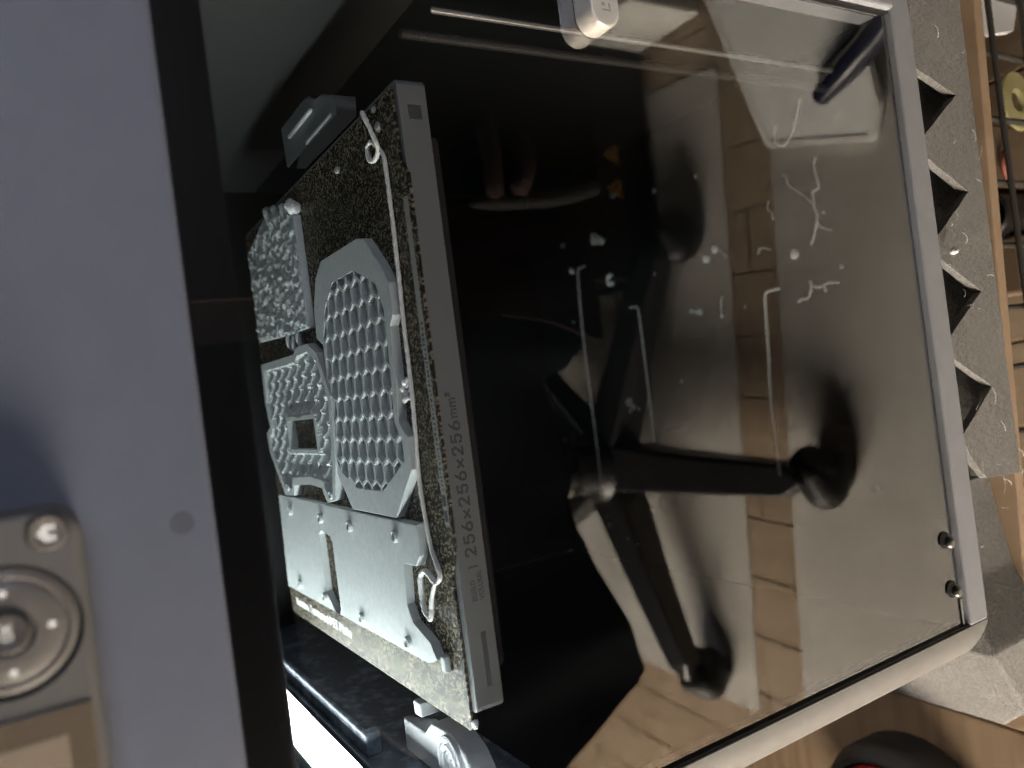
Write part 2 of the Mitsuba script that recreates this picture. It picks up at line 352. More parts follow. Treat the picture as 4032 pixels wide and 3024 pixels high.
# ---- glass door
dr_ = P_ + '__door'
gl = trimesh.Trimesh([(-166.6, 258, -431.6), (181.4, 258, -431.6), (181.4, 258, -43), (-166.6, 258, -43)], [[0, 1, 2], [0, 2, 3]])
add(gl, 'glass', 'glass', dr_, False)
add(box(-168, 183, 259.2, 260.8, -57.5, -42), 'ink', 'printed_border', dr_)
add(box(-168.0, -166.8, 256, 262, -431.5, -42), 'black', 'gasket', dr_)
add(box(181.6, 182.6, 256, 262, -431, -42), 'black', 'gasket', dr_)
add(rbox(-166.4, -152, 257.0, 257.8, -430.2, -428.6, .3), 'steel', 'edge_strip', dr_)
for x, z in ((-117.5, -422.0), (-145.3, -422.8)):
    sock = ylathe([(0, 0), (4.8, 0), (4.8, .5), (4.2, .8), (0, .8)], x + .8, z + .6, 257.8, 32)
    add(sock, 'ink', 'dark_disc', dr_, 30)  # thin dark disc on the glass beside the pin
    pin = ylathe([(0, 0), (3.2, 0), (3.2, 1.6), (2.6, 2.5), (1.2, 2.8), (0, 2.4)], x - 1.4, z - 3.0, 257.2, 32)
    add(pin, 'clear_cap', 'hinge_pin', dr_, True)
HX, HZ = 142.0, -216.2
# handle: a stadium-shaped bar end
hp = [(190, HZ - 7.6)] + [(190, HZ + 7.6)] + arcpts(HX + 7.6, HZ, 7.6, 90, 270, 17)
hd = bevel_prism(hp, 0, 11, 1.3); v = np.asarray(hd.vertices); hd.vertices = np.c_[v[:, 0], 257.6 - v[:, 2], v[:, 1]]; hd.fix_normals()
add(hd, 'handle', 'handle', dr_, 35)
lg = cat_([move(box(0, 4.2, 0, .12, 0, .9), 0, 0, 0), box(0, .9, 0, .12, 0, 5.4), box(2.6, 4.2, 0, .12, 3.2, 5.4)]); lg.apply_scale(.8); lg.apply_translation((148.5, 246.5, -218.6))
add(lg, 'grey_ink', 'handle_mark', dr_, False)

# ---- control panel
cpn = P_ + '__control_panel'
mod = bevel_prism(round_poly([(-190, -5.4), (-15.4, -5.4), (-15.4, 75), (-190, 75)], 7.5, 8), 0, 18, 2.4); v = np.asarray(mod.vertices); mod.vertices = np.c_[v[:, 0], 250 - v[:, 2], v[:, 1]]; mod.fix_normals()
# cut the seats of the dial and the home button out of the module
def ycyl(cx, cz, r, y0, y1, seg=64):
    c = m3.Manifold.cylinder(y1 - y0, r, r, seg).rotate((-90, 0, 0)); return c.translate((cx, y0, cz))
mod_m = to_m3(mod) - ycyl(-44.5, 13, 16.6, 230.4, 240) - ycyl(-21.8, 2.1, 5.0, 230.8, 240, 40)
add(from_m3(mod_m), 'module', 'housing', cpn, 30)
add(ylathe([(0, 0), (16.3, 0), (16.2, 1.2), (15.2, 2.4), (13.6, 2.9), (12.8, 2.2), (12.2, 2.6), (9, 3.4), (6.2, 3.1), (5.6, 2.0), (0, 2.0)], -44.5, 13, 235.2), 'dial', 'dial_ring', cpn, 30)
add(ylathe([(0, 0), (5.2, 0), (5.2, 1.8), (4.4, 2.8), (2.5, 2.4), (0, 2.2)], -44.5, 13, 233.2), 'dial_dark', 'centre_button', cpn, 30)
add(ylathe([(0, 0), (4.7, 0), (4.7, 2.2), (4.1, 3.1), (2.2, 2.7), (0, 2.5)], -21.8, 2.1, 234.0, 40), 'dial', 'home_button', cpn, 30)
for x, z in ((-34.7, 13.2), (-54.3, 12.8), (-44.6, 3.6), (-44.4, 22.6)):
    add(ylathe([(0, 0), (.95, 0), (.95, .25), (0, .25)], x, z, 231.82, 16), 'icon', 'arrow_mark', cpn, False)
add(cat_([text_front('OK', 2.2, -46.4, 12.1, 230.75, .15, True)]), 'icon', 'button_mark', cpn, False)
house = Polygon([(-2, -1.6), (-2, .5), (-2.5, .5), (0, 2.6), (2.5, .5), (2, .5), (2, -1.6), (.7, -1.6), (.7, .1), (-.7, .1), (-.7, -1.6)])
hm = extrude(house, .25); v = np.asarray(hm.vertices); hm.vertices = np.c_[v[:, 0] - 21.8, 231.3 - v[:, 2], v[:, 1] + 2.0]; hm.fix_normals()
add(hm, 'icon', 'home_mark', cpn, False)
add(rbox(-186, -65.5, 231.2, 234, -3.0, 70, .8), 'bezel', 'screen_bezel', cpn, 40)
add(rbox(-180, -72.2, 230.9, 232, 3.2, 40, .3), 'screen', 'screen', cpn, 40)

# ---- chamber
ch = P_ + '__chamber'
add(box(-175, -172, 262, 655, -170, 60), 'chamber', 'left_wall', ch)
add(box(-175, -172.4, 262, 655, -440, -170.3), 'chamber_floor', 'lower_left_wall', ch)  # darker than the wall above: shade below the bed put into colour
add(box(186, 189, 262, 655, -170, 60), 'right_wall', 'right_wall', ch)
add(box(186.4, 189, 262, 655, -440, -170.3), 'chamber_floor', 'lower_right_wall', ch)  # shade below the bed put into colour here too
add(box(-172, 186, 655, 658, -440, 60), 'black', 'back_wall', ch)
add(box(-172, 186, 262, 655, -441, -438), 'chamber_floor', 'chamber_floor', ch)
add(box(-172, 186, 275, 655, 40, 43), 'ceiling_bounce', 'unseen_ceiling', ch)  # unseen; pale so that it bounces lamp light onto the parts
add(rbox(-172.4, -160.5, 382, 560, -121.0, -117.2, 1.6), 'chamber', 'wall_rib', ch, 40)
add(rbox(-172.4, -160.5, 377, 384.5, -126.0, -117.2, 1.6), 'chamber', 'wall_rib', ch, 40)
add(rbox(-172.4, -166.5, 300, 560, -112.0, -110.8, .4), 'chamber', 'wall_rib', ch, 40)
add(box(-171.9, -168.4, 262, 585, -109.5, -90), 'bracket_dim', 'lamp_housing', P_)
scene[P_ + '__lamp'] = mikit.ply(S(trimesh.Trimesh([(-166.2, 264, -108.2), (-166.2, 580, -108.2), (-168.0, 580, -91), (-168.0, 264, -91)], [[0, 1, 2], [0, 2, 3]])), M['lamp_shade'], emitter={'type': 'area', 'radiance': rgb(LED_L * .91, LED_L, LED_L * .99)})
label(P_ + '__lamp', 'bright white chamber light bar')
# rods, screws, carriage brackets
for x, y in ((167.3, 300),):
    add(tube([(x, y, -437), (x, y, -300), (x, y, -164)], 1.5, 20), 'steel', 'guide_rod', P_, True)
zt = np.arange(-437, -150, .45)
sp = np.c_[158.3 + 0 * zt, 306 + 0 * zt, zt]
add(tube(sp, 2.4 + .16 * np.sin(zt * 2 * math.pi / 1.8), 14), 'screw_steel', 'lead_screw', P_, True)
br = P_ + '__carriage_bracket'
bl = bevel_prism([(-155.6, 369.7), (-154.9, 343.8), (-148.1, 335.3), (-146.2, 314.5), (-151.8, 301.7), (-158, 296), (-171, 296), (-171.5, 369.7)], -146, -135, 1.2)
add(bl, 'bracket', 'plate', br, 35)
add(move(lathe([(0, 0), (11.5, 0), (11.5, 2), (10.6, 2.6), (9.6, 2), (9.2, 1), (8, 1), (7.6, 2.6), (6.4, 2.9), (5.6, 2), (5.4, .6), (0, .6)], 44), -158.5, 315, -135.2), 'bracket', 'bearing', br, 30)
add(rbox(-150, -143, 348, 356, -150, -136, 1), 'bracket', 'tab', br)
b2 = P_ + '__right_bracket'
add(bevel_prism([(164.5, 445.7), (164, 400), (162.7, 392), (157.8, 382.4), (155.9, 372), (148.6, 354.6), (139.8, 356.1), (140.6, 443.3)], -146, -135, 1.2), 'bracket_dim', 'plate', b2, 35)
add(rbox(152.8, 155, 387, 430, -136, -133.4, .8), 'bracket', 'rib', b2)
add(rbox(139.9, 142.2, 360, 402, -136, -133.8, .8), 'bracket', 'rib', b2)


# ---- heated bed
hb = P_ + '__heated_bed'
add(bevel_prism(round_poly([(-127.5, 281), (127, 281), (127, 551), (-127.5, 551)], 3), -146, -133.5, .5, True), 'bed', 'slab', hb, 35)
zt0 = -142.6
add(text_front('256×256×256', 4.9, -66.5, zt0 + .6, 280.98, .12, True, 55.5), 'print_dark', 'size_lettering', hb, False)
add(text_front('mm³', 3.6, -10.2, zt0 + 1.2, 280.98, .12, True), 'print_dark', 'unit_lettering', hb, False)
add(box(-70.2, -69.6, 280.86, 280.98, -142, -137.6), 'print_dark', 'divider_mark', hb, False)
add(text_front('BUILD', 2.0, -83.6, -139.7, 280.98, .12, True), 'print_dark', 'build_lettering', hb, False)
add(text_front('VOLUME', 2.0, -83.6, -143.0, 280.98, .12, True), 'print_dark', 'volume_lettering', hb, False)
add(rbox(110.4, 116.4, 280.7, 281.4, -143, -137.2, .25), 'print_dark', 'square_mark', hb)
add(box(-118, -96, 280.86, 280.98, -141.6, -139.4), 'print_dark', 'dark_mark', hb, False)  # dark patch on the bed front, left of the lettering
add(rbox(-120, 112, 300, 530, -160, -146.3, 3), 'black', 'support_frame', hb)
# chamber-floor front lip

# ================================================================= build plate
bp_ = thing('build_plate', 'bronze textured steel build plate speckled with light, on the heated bed', 'build plate')
pl = [(-134, 285), (-75, 285.4), (-70, 284.5), (-60, 279.3), (88, 277.8), (95, 283.5), (123, 284), (124.5, 286), (124.5, 547), (122, 549.5), (-132, 549.5), (-135, 547), (-135.2, 287)]
add(bevel_prism(pl, -133.2, -132.2, .25), 'pei', 'sheet', bp_, 30)
def text_top(s, h, x, y, z, along='y', depth=.12, length=None, bold=False):
    t = meshkit.text_mesh(s, h, depth, bold); v = np.asarray(t.vertices).copy()
    if length: v[:, 0] *= length / v[:, 0].max()
    if along == 'y': t.vertices = np.c_[x - v[:, 1], y + v[:, 0], z + v[:, 2]]
    elif along == '-y': t.vertices = np.c_[x + v[:, 1], y - v[:, 0], z + v[:, 2]]
    else: t.vertices = np.c_[x + v[:, 0], y + v[:, 1], z + v[:, 2]]
    t.fix_normals(); return t
add(text_top('Bambu Textured PEI Plate', 5.0, -127.2, 545 - 8, -132.2, '-y', .2, 112, True), 'scrap', 'plate_lettering', bp_, False)
# row of pictogram boxes and a worn label along the front tab
gx = np.random.RandomState(2)
lab = [box(-52, 80, 281.2, 285.4, -132.2, -132.08)]
add(cat_(lab), 'label_grey', 'front_label', bp_, False)
mk = []
x = -50.4
for w in (4.6, 4.6):
    mk.append(box(x, x + w, 281.8, 284.9, -132.08, -132.0)); x += 6.2
while x < 30:
    w = gx.uniform(.5, 1.5); mk.append(box(x, x + w, 282.3, 282.3 + gx.uniform(1.2, 2.4), -132.08, -132.0)); x += w + gx.uniform(.5, 1.3)
add(cat_(mk), 'print_dark', 'label_print', bp_, False)
add(box(-128, -96, 286.6, 287.3, -132.2, -132.05), 'print_dark', 'edge_mark', bp_, False)

# ================================================================= the printed parts
# 1 flat plate with screw bosses and a slot
pa = thing('printed_plate', 'flat pale grey printed plate with small screw bosses and a slot, nearest the chamber light', 'printed part')
out = [(-114.4, 536.9), (-112.6, 311.4), (-108.9, 301.5), (-102.7, 306), (-97, 323), (-90, 327.1), (-71.5, 324.8), (-71.0, 311), (-66, 305.8), (-52.7, 305), (-52.3, 531.8)]
base = to_m3(bevel_prism(out, -132.1, -128, .5))
slot = extrude(Polygon([(-113.5, 436), (-113.5, 429), (-110, 425), (-73, 425), (-70, 428), (-68, 444), (-71, 450), (-104, 450), (-110, 441)]), 9); slot.apply_translation((0, 0, -134))
base = base - to_m3(slot)
step = to_m3(box(-140, -40, 427, 560, -128.25, -120)); base = base - step
bos = [(-60.8, 504.3), (-60.6, 439.8), (-60.5, 390.3), (-59.7, 329.0), (-107.6, 503.4), (-107.2, 450.6), (-107.8, 389.3), (-107.5, 330.0)]
for x, y in bos: base = base - m3.Manifold.cylinder(6, 1.5, 1.5, 24).translate((x, y, -131))
add(from_m3(base), 'pla', 'body', pa, 25)
for x, y in bos:
    h = 1.9
    add(move(lathe([(1.55, -1), (2.9, -1), (2.9, h - .4), (2.5, h), (1.9, h), (1.55, h - .4), (1.55, -1)], 24), x, y, -128), 'pla', 'screw_boss', pa, 30)
add(move(rbox(0, 7, 0, 4, 0, 3, .8), -114, 297, -132.2), 'pla', 'corner_stub', pa)

def low(pts, z_old, z_new): return [(x * z_new / z_old, y * z_new / z_old) for x, y in pts]
# 2 elongated octagon with honeycomb recesses
pb = thing('printed_grille', 'long eight-sided pale grey printed panel with recessed honeycomb cells', 'printed part')
oc = [(72.5, 323.5), (70.5, 315.2), (55.1, 299.4), (47.7, 294.0), (34.6, 294.3), (30.5, 298.6), (8, 299.8), (-9, 302.7), (-15.2, 294.9), (-28.7, 295.3), (-50.3, 318.6), (-50.4, 374.8), (-28.7, 395.8), (-11.6, 394.4), (-9, 390.5), (32.5, 388), (36.9, 397.2), (51.8, 395.5), (66.2, 387.1), (73, 374.8)]
oc = low(oc, 125., 128.)
inner = Polygon(low([(60, 332), (60, 362), (50, 378), (36, 386), (-8, 388.5), (-24, 391), (-32, 385), (-39.5, 364), (-39.5, 331), (-31, 313), (-25, 301.5), (-16, 301.5), (-9, 307), (8, 304.5), (32, 303.2), (38, 303.0), (50, 308.5)], 125., 128.))
def hexa(cx, cy, r): return Polygon([(cx + r * math.cos(math.radians(60 * k)), cy + r * math.sin(math.radians(60 * k))) for k in range(6)])
pitch = 12.0
cells = []
for i in range(-12, 16):
    for j in range(0, 24):
        cx, cy = 10 + i * pitch * .866, 280 + j * pitch + (pitch / 2 if i % 2 else 0)
        h = hexa(cx, cy, (pitch - 1.5) / 1.732)
        q = h.intersection(inner)
        if q.area > 7 and q.geom_type == 'Polygon': cells.append(extrude(q, 6))
sol = to_m3(bevel_prism(oc, -132.1, -128, .4))
cut = m3.Manifold.batch_boolean([to_m3(c).translate((0, 0, -131.0)) for c in cells], m3.OpType.Add)
add(from_m3(sol - cut), 'pla', 'body', pb, 25)

# 3 hexagonal-scale panel with a window and a forked end
pc = thing('printed_scale_panel', 'pale grey printed panel with overlapping scale dimples, a square window and a forked end', 'printed part')
oc = [(-46.4, 390.8), (-48.5, 404.3), (-44.6, 409.0), (-41.2, 411), (-40.1, 432), (-41.9, 465.4), (-48.3, 469.2), (-48.9, 489), (-22.5, 514), (-10.3, 516), (-6.7, 505.2), (8.9, 510.3), (33.4, 508.1), (32.5, 432.8), (35.6, 425.8), (35.6, 406), (29.2, 391.0), (6.3, 377.5), (-28, 383.4)]
oc = low(oc, 122., 127.)
sol = to_m3(extrude(Polygon(ccw(oc)), 5.1)).translate((0, 0, -132.1))
sol = sol - to_m3(box(-21.4, -4.2, 427.3, 482, -140, -110))
q = from_m3(sol.refine_to_length(.85)); v = np.asarray(q.vertices).copy()
zone = Polygon(oc).buffer(-5.0).difference(Polygon([(-24.2, 424), (-24.2, 485.5), (-1.2, 485.5), (-1.2, 424)]))
from shapely import contains_xy
top = (v[:, 2] > -127.5) & contains_xy(zone, v[:, 0], v[:, 1])
px_, py_ = 14.4, 17.6
best = np.full(len(v), 9e9); dx_, dy_ = np.zeros(len(v)), np.zeros(len(v))
for off in (0, .5):
    cx = (np.round(v[:, 0] / px_ - off) + off) * px_; cy = (np.round(v[:, 1] / py_ - off) + off) * py_
    dx, dy = v[:, 0] - cx, v[:, 1] - cy; d = (dx / px_) ** 2 + (dy / py_) ** 2
    w = d < best; best[w] = d[w]; dx_[w] = dx[w]; dy_[w] = dy[w]
ax_, ay_ = np.abs(dx_) / (.47 * px_), np.abs(dy_) / (.47 * py_)
inside_ = np.clip((1 - np.maximum(ax_, .5 * ax_ + ay_)) * 5, 0, 1)
depth = inside_ * (1.2 + 2.6 * np.clip(dx_ / (.94 * px_) + .5, 0, 1))
v[top, 2] -= depth[top]
q.vertices = v
add(q, 'pla', 'body', pc, 35)
for x, y in ((-45.8, 413.3), (-45.4, 499.7)):
    add(move(lathe([(1.2, 0), (2.4, 0), (2.4, .8), (1.8, 1), (1.2, .7), (1.2, 0)], 20), x, y, -127.0), 'pla', 'screw_boss', pc, 30)

# 4 rough clumped block behind
pd = thing('printed_rough_block', 'crumbly pale grey printed block with a stringy lumpy top, behind the honeycomb panel', 'printed part')
oc = [(43, 398.5), (102.3, 399.9), (109, 408), (111, 432), (116, 450), (112, 470), (104, 505), (47.5, 505), (43.5, 430)]
oc = low(oc, 122., 128.)
sol = to_m3(extrude(Polygon(ccw(oc)), 4.2)).translate((0, 0, -132.1)).refine_to_length(.95)
q = from_m3(sol); v = np.asarray(q.vertices).copy()
nz = meshkit.fbm(v / [3.4, 5.0, 3.4], 3, 5); rid = 1 - np.abs(2 * meshkit.noise(v / [4.6, 5.5, 9] + 9, 8) - 1)
core = contains_xy(Polygon(oc).buffer(-1.6), v[:, 0], v[:, 1])
v[:, 2] += np.where((v[:, 2] > -128.4) & core, 5.2 * (nz - .5) + 2.6 * (rid - .6), 0)
q.vertices = v
add(q, 'pla_rough', 'body', pd, True)
for x, y, r, h in ((111, 436, 2.2, 3.5), (114.5, 452, 2.6, 4), (117.5, 468, 2.4, 5)):
    add(tube([(x - 5, y, -129.5), (x + 1, y + 1, -129.0 + h * .2), (x + 6.5, y + 2, -129 + h * .3)], r, 9, .18, int(y), 1.2), 'pla_rough', 'stray_strand', pd, True)
for x, y, dx in ((42, 441, -6), (40.5, 451, -7), (43, 462, -5)):
    add(tube([(x + 4, y, -129), (x, y, -128.4), (x + dx, y + 1, -131)], 1.7, 9, .15, int(x), 1.2), 'pla_rough', 'stray_strand', pd, True)

# ================================================================= purge strand along the front of the plate
ps = add(tube([(120, 301.5, -126), (112, 298.5, -127.4), (106, 297.5, -129), (103.4, 299, -130), (101, 304, -130), (103, 310, -130.2), (108, 311, -130.2), (109.2, 306, -130), (105, 300, -130.4), (99, 296, -131), (80, 295.8, -131), (49.3, 296.9, -131), (30, 298, -131), (7.2, 298.5, -131),
                (-15, 300.5, -131), (-35.4, 302.8, -131), (-50, 301.6, -131), (-62, 299.8, -131), (-73.2, 294.0, -131), (-76.5, 298, -130.4), (-72.5, 305, -129.5), (-76, 311, -129.4), (-84, 312, -129.4), (-90.5, 309.5, -129), (-92.5, 304.5, -129), (-88, 303.6, -129.4), (-76, 296.4, -129.6)],
               np.r_[np.full(9, 1.05), np.full(9, .95), np.full(2, 1.2), np.full(6, 1.25), .8], 8, .12, 3, 1.0), 'thread', 'purge_strand', None, True)
label(ps, 'long white plastic strand, looped at both ends, along the front of the build plate', 'plastic strand')
bb = add(cat_([blob(4 + g.uniform(-4.5, 4.5), 300.5 + g.uniform(-1.0, 3.5), -131.5 + g.uniform(0, 1.6), g.uniform(.8, 1.6), i, .8) for i in range(14)]), 'scrap', 'plastic_clump', None, True)
label(bb, 'small crinkled white plastic clump clinging to the middle of the long front strand', 'plastic scrap')

# ================================================================= strands and scraps on the chamber floor
zf = -437.2
def strand(pts, r, text, m='thread', grp=None, **k):
    kk = add(tube([(x, y, zf + r + .1) for x, y in pts], r, 8, .14, int(abs(pts[0][0]) * 10) % 97, 1.1), m, 'plastic_strand', None, True)
    label(kk, text, 'plastic strand', grp)
strand([(99.5, 570.7), (99.1, 580.1), (94, 582.6), (88.5, 583.2), (37.5, 586.6), (-16.8, 587.5), (-51.7, 587.3), (-110, 589)], 1.25, 'hooked white plastic strand on the chamber floor, farthest back of the three', 'thread_shaded')
strand([(52.9, 515.7), (52.9, 507.5), (50, 505.4), (38.1, 505.0), (5.4, 505.2), (-23.9, 505.7), (-62.5, 506.7)], 1.15, 'thin hooked white plastic strand in the middle of the chamber floor', 'thread_shaded')
strand([(42.3, 359.2), (41.8, 368.9), (39.8, 371.6), (34.4, 372.3), (2.9, 374.9), (-38.7, 378.5), (-50.3, 378.6), (-86.9, 379.4)], 1.25, 'hooked white plastic strand on the chamber floor nearest the glass')
def yt():
    a = [(119.2, 317.7), (114.6, 320.0), (106.3, 319.1), (100.8, 318.4), (97.8, 323.6), (90.7, 323.6), (82.3, 322.3), (74.0, 325.1), (66.0, 329.5)]
    b = [(115.6, 344.3), (114.1, 342.3), (108.6, 340.9), (102.7, 334.6), (96.5, 328.6), (90.7, 323.6)]
    c = [(79.7, 322.7), (75.5, 320.2), (71.7, 313.6)]
    return cat_([tube([(x, y, zf + 1.2 + h) for x, y in q_], .95, 7, .22, s, 1.0) for q_, s, h in ((a, 1, 0.), (b, 2, .3), (c, 3, .1))])
k_ = add(yt(), 'thread_shaded', 'branched_thread', None, True); label(k_, 'Y-shaped white plastic thread on the chamber floor at the right', 'plastic scrap')
def t2():
    a = [(30.7, 345.3), (32.0, 342.3), (32.1, 337.4), (36.2, 334.6), (39.6, 333.0), (37.7, 327.5), (39.1, 320.0), (38.2, 313.1)]
    return cat_([tube([(x, y, zf + 1.2) for x, y in a], 1.0, 7, .2, 4, 1.0), tube([(38, 323.8, zf + 1.3), (33.9, 323.4, zf + 1.1)], .9, 7), tube([(39.6, 333, zf + 1.3), (42.5, 333.6, zf + 1.3)], 1.1, 7)])
k_ = add(t2(), 'thread_shaded', 'branched_thread', None, True); label(k_, 'crooked white plastic thread with a short spur near the lower edge of the glass', 'plastic scrap')
for pts, tx, mm in (([(101.9, 358.6), (97.7, 360.5), (93.0, 357.1), (89.2, 357.2)], 'short S-shaped white plastic thread beside the Y-shaped thread', 'thread_shaded'),
                ([(80.5, 412.3), (77.6, 405.7), (72.3, 402.1)], 'short curved thread joined to a round white crumb', 'thread_shaded'),
                ([(45.0, 411.6), (39.4, 413.4), (31.5, 414.1)], 'tiny straight white thread with a dot at its end', 'thread_shaded'),
                ([(69.0, 373.6), (72.3, 371.0), (69.2, 362.6)], 'tiny bent white thread between the crumbs', 'thread_shaded'),
                ([(158.8, 324.1), (150.6, 327.5), (139.8, 333.4), (134.4, 341.4), (139.6, 347.3), (149, 345)], 'curled white plastic thread in front of the grey tray reflection', 'thread_shaded')):
    kk = add(tube([(x, y, zf + .9) for x, y in pts], .8, 7, .2, 2, .9), mm, 'plastic_thread', None, True); label(kk, tx, 'plastic scrap')
def scrap(x, y, z, r, m, tx, grp=None, sq=.7):
    kk = add(blob(x, y, z, r, used.get('plastic_crumb', 0) + 1, sq), m, 'plastic_crumb', None, True); label(kk, tx, 'plastic scrap', grp)
G = 'white plastic crumbs'
two = add(cat_([blob(120, 549, zf, 5.6, 2), blob(116.8, 541.8, zf, 4.2, 3)]), 'scrap', 'plastic_crumb', None, True); used['plastic_crumb'] = max(used.get('plastic_crumb', 0), 0)
label(two, 'largest round white plastic crumb on the chamber floor, right of the purge strands', 'plastic scrap')
two = add(cat_([tube([(85, 534, zf + 2), (81.5, 539.5, zf + 2), (77, 538, zf + 2), (77.5, 533, zf + 2)], 2.0, 9, .15, 4, 1.)]), 'scrap', 'plastic_curl', None, True)
label(two, 'curled white plastic crumb below the largest round crumb', 'plastic scrap')
scrap(99.1, 591, zf, 3.1, 'scrap', 'white crumb beside the hook of the farthest strand')
scrap(80.5, 412.3, zf, 2.9, 'scrap', 'round white crumb at the end of a short curved thread')
scrap(75.3, 421.8, zf, 3.1, 'scrap', 'oval white crumb just left of the crumb with a thread')
scrap(62.2, 342.8, zf, 3.2, 'scrap', 'bright white crumb under the tip of the Y-shaped thread')
two = add(cat_([blob(39.4, 444.2, zf, 1.7, 5), blob(37.2, 435, zf, 2.7, 6), blob(38, 440, zf, 1.3, 7)]), 'scrap', 'plastic_crumb', None, True); label(two, 'double white crumb between the middle and nearest strands', 'plastic scrap')
scrap(31, 414.1, zf, 1.6, 'scrap', 'white dot at the end of a tiny straight thread')
tri = add(cat_([blob(-27.5, 532, zf, 3.8, 12, .6), blob(-32, 528, zf, 2.6, 13, .5), blob(-34, 522, zf, 1.5, 14, .5), blob(-35, 534, zf, 1.6, 15, .5)]), 'scrap_shaded', 'plastic_flake', None, True); label(tri, 'three-cornered pale flake beside the thin middle strand', 'plastic scrap')
for x, y, r, tx in ((34.6, 391.3, 1.1, 'speck of white plastic between the nearest strand hook and the double crumb'), (75.1, 480.6, 1.2, 'small pale speck between the middle strand hook and the oval crumb'),
        (-13.9, 465.5, 1.3, 'lone pale speck between the middle strand and the nearest strand'), (150.4, 519, 3.0, 'faint crumb level with the yellow triangles, farthest up the door'),
        (140, 468.5, 2.0, 'faint crumb just right of the yellow triangles'), (138, 422.3, 1.6, 'faint crumb beside the wood strip, level with the yellow triangles'),
        (47.4, 310, 1.5, 'pale speck near the lower edge of the glass, beside the crooked thread'), (-92.3, 305.3, 1.9, 'lone pale crumb near the lower edge of the glass, left of the castor reflection'),
        (125, 600, 2.6, 'dim crumb behind the farthest strand hook'), (84, 318, 1.0, 'speck beside the short branch of the Y-shaped thread'), (52, 600, 1.2, 'dim speck behind the farthest strand')):
    scrap(x, y, zf, r, 'scrap_shaded', tx, G)
G2 = 'tiny specks in the shadow under the bed'
for x, y, r in ((-140, 585, 1.2), (-133, 588, .8), (-110, 592, .8), (-150, 560, 1.5), (-154, 548, .9), (-95, 572, .7), (-122, 520, .8), (-60, 640, .8)):
    scrap(x, y, zf, r, 'scrap_shaded', 'tiny speck on the dark chamber floor under the bed', G2)
# crumbs near the plate
zp = -132.2
scrap(112, 421, zp, 4.4, 'scrap', 'bright square-edged white crumb just right of the rough printed block', None, 1.0)
scrap(111.6, 352.3, zp, 1.9, 'scrap_shaded', 'small pale crumb on the plate between the block and the strand loop')
scrap(113.1, 298.9, zp, 2.0, 'scrap_shaded', 'pale crumb on the plate beyond the strand loop')
scrap(121.5, 301.4, zp, 1.4, 'scrap_shaded', 'faint crumb at the right corner of the build plate')
scrap(-132, 283.9, -134.5, 2.0, 'scrap', 'white crumb hanging at the left front corner of the build plate')
G3 = 'crumbs beside the printed parts'
for x, y, r in ((63, 369, .9), (61.5, 372.5, .7), (66, 372, .7), (55, 372, .7), (-40, 350 + 176, 1.6), (-44.5, 530, 1.3), (53, 529, 2.0), (79, 520, 2.2)):
    scrap(x, y, zp, r, 'scrap', 'tiny white crumb on the plate beside the printed parts', G3)

# ================================================================= behind the lens: what the glass reflects
oc_ = thing('office_chair', 'black office chair with a five-arm castor base, reflected in the glass door', 'office chair')
cx, cy = -129., 516 - 892.
R0 = 310.
add(move(lathe([(0, -704), (52, -704), (58, -697), (58, -664), (48, -646), (36, -638), (33, -610), (0, -610)], 40), cx, cy), 'chair', 'hub', oc_, 35)
add(move(lathe([(0, -612), (25, -612), (25, -470), (16, -468), (16, -360), (0, -360)], 32), cx, cy), 'chair', 'column', oc_, 35)
def hull(sp): return m3.Manifold.batch_hull([m3.Manifold.sphere(r, 14).translate(p) for p, r in sp])
CAST = [(162.2, -235.2), (-143.4, -58.0), (-417.8, -283.6)]
def hull_mesh(sp): return from_m3(hull(sp))
for i, a in enumerate((20.5, 94.0, 168.5, 240, -50)):
    L_ = R0
    if i < 3: L_ = math.hypot(CAST[i][0] - cx, CAST[i][1] - cy); a = math.degrees(math.atan2(CAST[i][1] - cy, CAST[i][0] - cx))
    c, s = math.cos(math.radians(a)), math.sin(math.radians(a)); px, py = -s, c
    def at(r, w, z): return (cx + c * r + px * w, cy + s * r + py * w, z)
    q = .5 * L_
    m = hull([(at(26, 26, -655), 6), (at(26, -26, -655), 6), (at(26, 27, -698), 6), (at(26, -27, -698), 6), (at(q, 19, -668), 6), (at(q, -19, -668), 6), (at(q, 20, -698), 6), (at(q, -20, -698), 6)])
    m = m + hull([(at(q, 19, -668), 6), (at(q, -19, -668), 6), (at(q, 20, -698), 6), (at(q, -20, -698), 6), (at(L_ - 22, 14, -686), 5), (at(L_ - 22, -14, -686), 5), (at(L_ - 22, 15, -704), 5), (at(L_ - 22, -15, -704), 5), (at(L_ - 6, 0, -696), 10)])
    lk = add(from_m3(m), 'chair', 'arm', oc_, 35)
    sw = (25, -40, 60, 10, 80)[i]; ca = math.radians(a + sw); u = np.array([math.cos(ca), math.sin(ca), 0]); w = np.array([-u[1], u[0], 0])
    pc0 = np.array(CAST[i] + (0,)) if i < 3 else np.array([cx + c * R0, cy + s * R0, 0]) - u * 14
    parts = []
    for side in (-1, 1):
        wh = trimesh.creation.cylinder(26, 18, sections=36); bv = lathe([(0, -10), (22, -10), (26, -7), (27, 0), (26, 7), (22, 10), (0, 10)], 36)
        Tm = np.eye(4); Tm[:3, 0] = u; Tm[:3, 1] = [0, 0, 1]; Tm[:3, 2] = -w * 1.0; Tm[:3, 3] = pc0 + w * side * 14 + [0, 0, -728]
        bv.apply_transform(Tm); bv.fix_normals(); parts.append(bv)
    add(cat_(parts), 'castor', 'castor_wheel', oc_, 35)
    hood = from_m3(hull([(tuple(pc0 + w * 13 + [0, 0, -720]), 25), (tuple(pc0 - w * 13 + [0, 0, -720]), 25), (tuple(pc0 + u * 12 + [0, 0, -702]), 13)]))
    add(hood, 'castor', 'castor_hood', oc_, 35)
